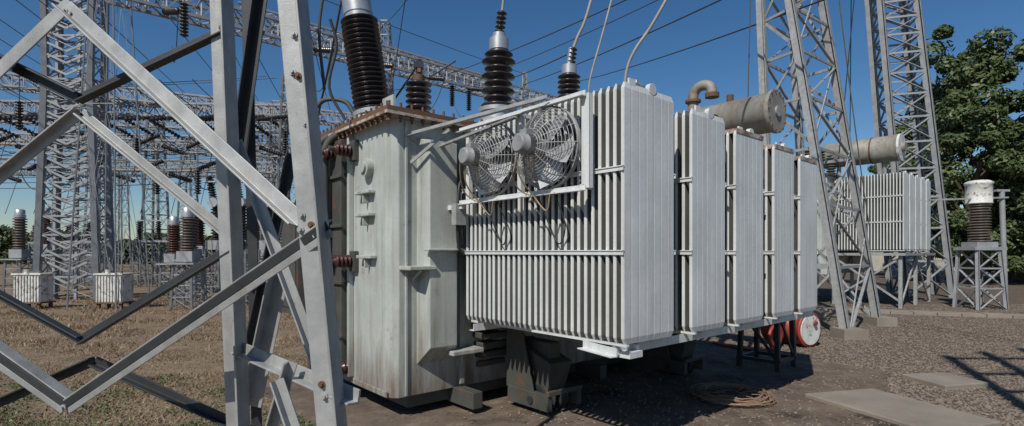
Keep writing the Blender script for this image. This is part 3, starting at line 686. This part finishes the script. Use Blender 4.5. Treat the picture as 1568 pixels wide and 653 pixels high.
mb.add([(-S,-S,0),(S,-S,0),(S,S,0),(-S,S,0)],[(0,1,2,3)]); mb.done()
am,nt,b=new_mat('dusty_concrete')
g=N(nt,'ShaderNodeNewGeometry').outputs['Position']
c=mix(nt,ramp(nt,noise(nt,g,.9,8,.65),.35,.65),(.17,.13,.10),(.10,.078,.062))
c=mix(nt,ramp(nt,noise(nt,g,3.0,8,.7),.5,.7),c,(.215,.17,.13)); c=mix(nt,ramp(nt,noise(nt,g,.7,5,.7),.54,.66),c,(.045,.038,.034))
c=mix(nt,math_(nt,'MULTIPLY',ramp(nt,noise(nt,g,25,6,.8),.55,.7),.5),c,(.27,.23,.19))
nt.links.new(c,b.inputs['Base Color']); b.inputs['Roughness'].default_value=.95; b.inputs['Specular IOR Level'].default_value=.15
bump(nt,b,noise(nt,g,10,8,.75),.8,.02)
def T0(p): q=T(p); return Vector((q.x,q.y,p[2]))
mb=MB('concrete_apron',[am],None,T0)
def edgept(p,q,n): return [(p[0]+(q[0]-p[0])*i/n+random.uniform(-.08,.08),p[1]+(q[1]-p[1])*i/n+random.uniform(-.08,.08)) for i in range(n)]
loop=edgept((-2.6,-1.7),(6,-1.7),40)+edgept((6,-1.7),(6,7.2),30)+edgept((6,7.2),(-.2,7.2),20)+edgept((-.2,7.2),(-1.2,4.0),16)+edgept((-1.2,4.0),(-2.6,2.0),12)+edgept((-2.6,2.0),(-2.6,-1.7),12)
mb.add([(a,b_,.03) for a,b_ in loop],[tuple(range(len(loop)))])
n=len(loop); mb.add([(a,b_,.03) for a,b_ in loop]+[(a,b_,-.02) for a,b_ in loop],[(i,(i+1)%n,n+(i+1)%n,n+i) for i in range(n)])
mb.done()
def slab(pts,h,mat):
    mb=MB('concrete_slab',[mat],None,None,bevel=.015)
    mb.add([(x,y,-.02) for x,y in pts]+[(x,y,h) for x,y in pts],[(0,3,2,1),(4,5,6,7),(0,1,5,4),(1,2,6,5),(2,3,7,6),(3,0,4,7)]); mb.done()
slab([(6.75,8.25),(7.6,8.45),(7.5,9.2),(6.65,9.05)],.08,M_CONC)
slab([(4.9,6.1),(6.0,6.5),(5.5,8.1),(4.3,7.8)],.08,M_CONC)
mb=MB('cable_trench_cover',[M_CONC],None,None,bevel=.01)
p=Vector((11.5,19.6,.0));q=Vector((24,14.6,.0));d=(q-p).normalized();s=Vector((-d.y,d.x,0))
for i in range(20):
    a=p+d*(i*.67);e=a+d*.65; vs=[a-s*.35,e-s*.35,e+s*.35,a+s*.35]; z=.1+random.uniform(-.01,.01)
    mb.add([(v.x,v.y,-.02) for v in vs]+[(v.x,v.y,z) for v in vs],[(0,3,2,1),(4,5,6,7),(0,1,5,4),(1,2,6,5),(2,3,7,6),(3,0,4,7)])
mb.done()
mb=MB('boundary_wall',[M_WALL]); mb.box((28,62,0),(90,62.3,2.3)); mb.box((28,61.9,2.304),(90,62.4,2.4)); mb.done()

def on_apron(X,Yv):
    dx=X-P0.x;dy=Yv-P0.y; a=dx*LA.x+dy*LA.y; bb=dx*LB.x+dy*LB.y
    lo=np.where(bb<2,-2.6,np.where(bb<4,-2.6+(bb-2)*.7,-1.2+(bb-4)*.31))
    return (a>lo)&(a<6)&(bb>-1.7)&(bb<7.2)
n=110000
yy=3.5+22*rng.random(n)**1.4; xx=-yy*(.0+rng.random(n)*1.02)+.2
clump=np.sin(xx*2.1+np.sin(yy*1.7)*2)+np.sin(yy*2.9+xx*.8)+rng.normal(0,.9,n)
keep=(~on_apron(xx,yy))&(clump>.1); xx=xx[keep];yy=yy[keep];n=len(xx)
hgt=rng.uniform(.02,.08,n)*(1+.5*(yy>12)); ang=rng.random(n)*6.28;w=.005+.004*(yy/10)
dx=np.cos(ang)*w;dy=np.sin(ang)*w
lean=rng.normal(0,.06,(n,2))
V=np.stack([np.stack([xx-dx,yy-dy,np.zeros(n)],1),np.stack([xx+dx,yy+dy,np.zeros(n)],1),np.stack([xx+lean[:,0],yy+lean[:,1],hgt],1)],1).reshape(-1,3)
quads_obj('dry_grass',V,M_GRASS,tri=True)
n=16000
cx_=rng.choice(70,n); ccy=rng.uniform(4.5,9,70); ccx=-rng.uniform(.1,1.0,70)*ccy
xx=ccx[cx_]+rng.normal(0,.22,n);yy=ccy[cx_]+rng.normal(0,.16,n); k=~on_apron(xx,yy)
C=np.stack([xx,yy,rng.uniform(.01,.09,n)],1)[k]
quads_obj('green_weeds',leaves(C,np.tile([0,0,.8],(len(C),1)),.022),M_WEED)
def stones(name,n,xf,keepap=.03):
    xx,yy=xf(n); k=~on_apron(xx,yy)|(rng.random(n)<keepap); xx=xx[k];yy=yy[k];n=len(xx)
    r=rng.uniform(.008,.026,n)*(1+.6*(rng.random(n)<.05))
    base=np.array([(1,0,0),(0,1,0),(-1,0,0),(0,-1,0),(0,0,1)]); tri=np.array([(0,1,4),(1,2,4),(2,3,4),(3,0,4)])
    an=rng.random(n)*6.28
    B=base[None]*r[:,None,None]*rng.uniform(.7,1.3,(n,5,3)); B[:,:,2]*=.75
    cx=np.cos(an)[:,None];sn=np.sin(an)[:,None]
    X=B[:,:,0]*cx-B[:,:,1]*sn+xx[:,None];Yv=B[:,:,0]*sn+B[:,:,1]*cx+yy[:,None];Z=B[:,:,2]+.003+.03*on_apron(xx,yy)[:,None]
    P=np.stack([X,Yv,Z],2)[:,tri].reshape(-1,3)
    quads_obj(name,P,M_STONE,tri=True)
def fR(n):
    y=5+17*rng.random(n)**1.4; return y*rng.uniform(.0,1.1,n),y
def fL(n):
    y=3.5+12*rng.random(n)**1.4; return -y*rng.random(n),y
stones('gravel',75000,fR,.09); stones('gravel',9000,fL)
# fallen leaves and litter on the apron
n=1500; yy=rng.uniform(5.5,12,n); xx=yy*rng.uniform(-.25,1,n)
quads_obj('fallen_leaves',leaves(np.stack([xx,yy,np.full(n,.045)],1),np.tile([0,0,2.5],(n,1)),.022),M_GRASS)

# ------------------------------------------------------------ trees
def tree(x,y,zc,rx,ry,rz,nc,nl,ls,cr):
    E=empty('broadleaf_tree')
    mb=MB('trunk',[M_BARK],E)
    mb.lathe((x,y,-.1),(x+.3,y,zc*.8),[(0,.75),(.1,.5),(.5,.4),(1,.2)],12,0)
    for k in range(9):
        an=k*.7;z0=1.8+k*.55; e=Vector((x+math.cos(an)*rx*.6,y+math.sin(an)*ry*.6,z0+rz*.5))
        mb.tube([(x+.1,y,z0),Vector((x,y,z0)).lerp(e,.4)+Vector((0,0,.4)),e],.16,7,0)
    mb.done()
    d=rng.normal(0,1,(nc,3)); d/=np.linalg.norm(d,axis=1)[:,None]
    lump=1+.13*np.sin(d[:,0]*5+x)*np.cos(d[:,2]*6+y)+.08*np.sin(d[:,1]*9)
    rad=rng.uniform(.5,1.0,nc)**.5*rng.uniform(.85,1.1,nc)*lump
    C=np.array([x,y,zc])+d*rad[:,None]*np.array([rx,ry,rz])
    C=C[C[:,2]>1.2]; nc=len(C)
    idx=rng.integers(0,nc,nl); cs=rng.uniform(.5,1.3,nc)*cr
    dd=rng.normal(0,1,(nl,3)); dd/=np.linalg.norm(dd,axis=1)[:,None]; dd[:,2]=dd[:,2]*.7+.1
    pos=C[idx]+dd*(cs[idx]*rng.uniform(.6,1.1,nl))[:,None]
    k=pos[:,2]>.6
    quads_obj('foliage',leaves(pos[k],dd[k]+np.array([0,0,.4]),ls),M_LEAF,E)
tree(40.0,42,10.4,9.2,8,9.8,220,85000,.22,1.2)
tree(31.9,37.0,6.6,3.6,4.2,6.2,100,42000,.17,.9)
tree(35.5,35.5,5.0,4.0,4.0,4.8,70,24000,.17,.9)
tree(44,36,8,6,5,8,100,30000,.22,1.2)
nl=60000
xx=rng.uniform(-140,20,nl); yy=100+rng.uniform(-4,4,nl); top=5.4+1.2*np.sin(xx*.11)+.9*np.sin(xx*.37+1)+.5*np.sin(xx*1.3)
quads_obj('distant_treeline',leaves(np.stack([xx,yy,rng.random(nl)**.8*top],1),np.tile([0,-.5,.6],(nl,1)),.5),M_HEDGE)
nl=30000
xx=rng.uniform(20,140,nl); yy=90+rng.uniform(-4,4,nl); top=5.5+1.2*np.sin(xx*.15)+.9*np.sin(xx*.47+1)
quads_obj('distant_treeline',leaves(np.stack([xx,yy,rng.random(nl)**.8*top],1),np.tile([0,-.5,.6],(nl,1)),.45),M_HEDGE)

# ------------------------------------------------------------ light, sky, camera
el_=math.radians(46); hx,hy=-.465,-.885; L=math.hypot(hx,hy); s=Vector((hx/L*math.cos(el_),hy/L*math.cos(el_),math.sin(el_)))
sl=bpy.data.lights.new('sun','SUN'); sl.energy=4.3; sl.angle=math.radians(.5); sl.color=(1,.95,.87)
so=bpy.data.objects.new('sun',sl); scene.collection.objects.link(so); so.rotation_euler=(-s).to_track_quat('-Z','Y').to_euler()
w=bpy.data.worlds.new('World'); scene.world=w; w.use_nodes=True; nt=w.node_tree
sk=nt.nodes.new('ShaderNodeTexSky'); sk.sky_type='NISHITA'; sk.sun_disc=False; sk.sun_elevation=el_; sk.sun_rotation=math.atan2(hx,hy)
sk.air_density=1.0; sk.dust_density=.25; sk.ozone_density=4.0; sk.altitude=100
hs=nt.nodes.new('ShaderNodeHueSaturation'); hs.inputs['Saturation'].default_value=1.22; nt.links.new(sk.outputs[0],hs.inputs['Color'])
bg=nt.nodes['Background']; nt.links.new(hs.outputs[0],bg.inputs['Color']); bg.inputs['Strength'].default_value=.08
cam=bpy.data.cameras.new('camera'); co=bpy.data.objects.new('camera',cam); scene.collection.objects.link(co)
co.location=(0,0,H); co.rotation_euler=(math.pi/2,0,0); cam.lens=18.64; cam.sensor_width=36; cam.shift_y=.0386; cam.clip_end=3000; cam.clip_start=.05
scene.camera=co
scene.view_settings.view_transform='Standard'; scene.view_settings.look='None'; scene.view_settings.exposure=0
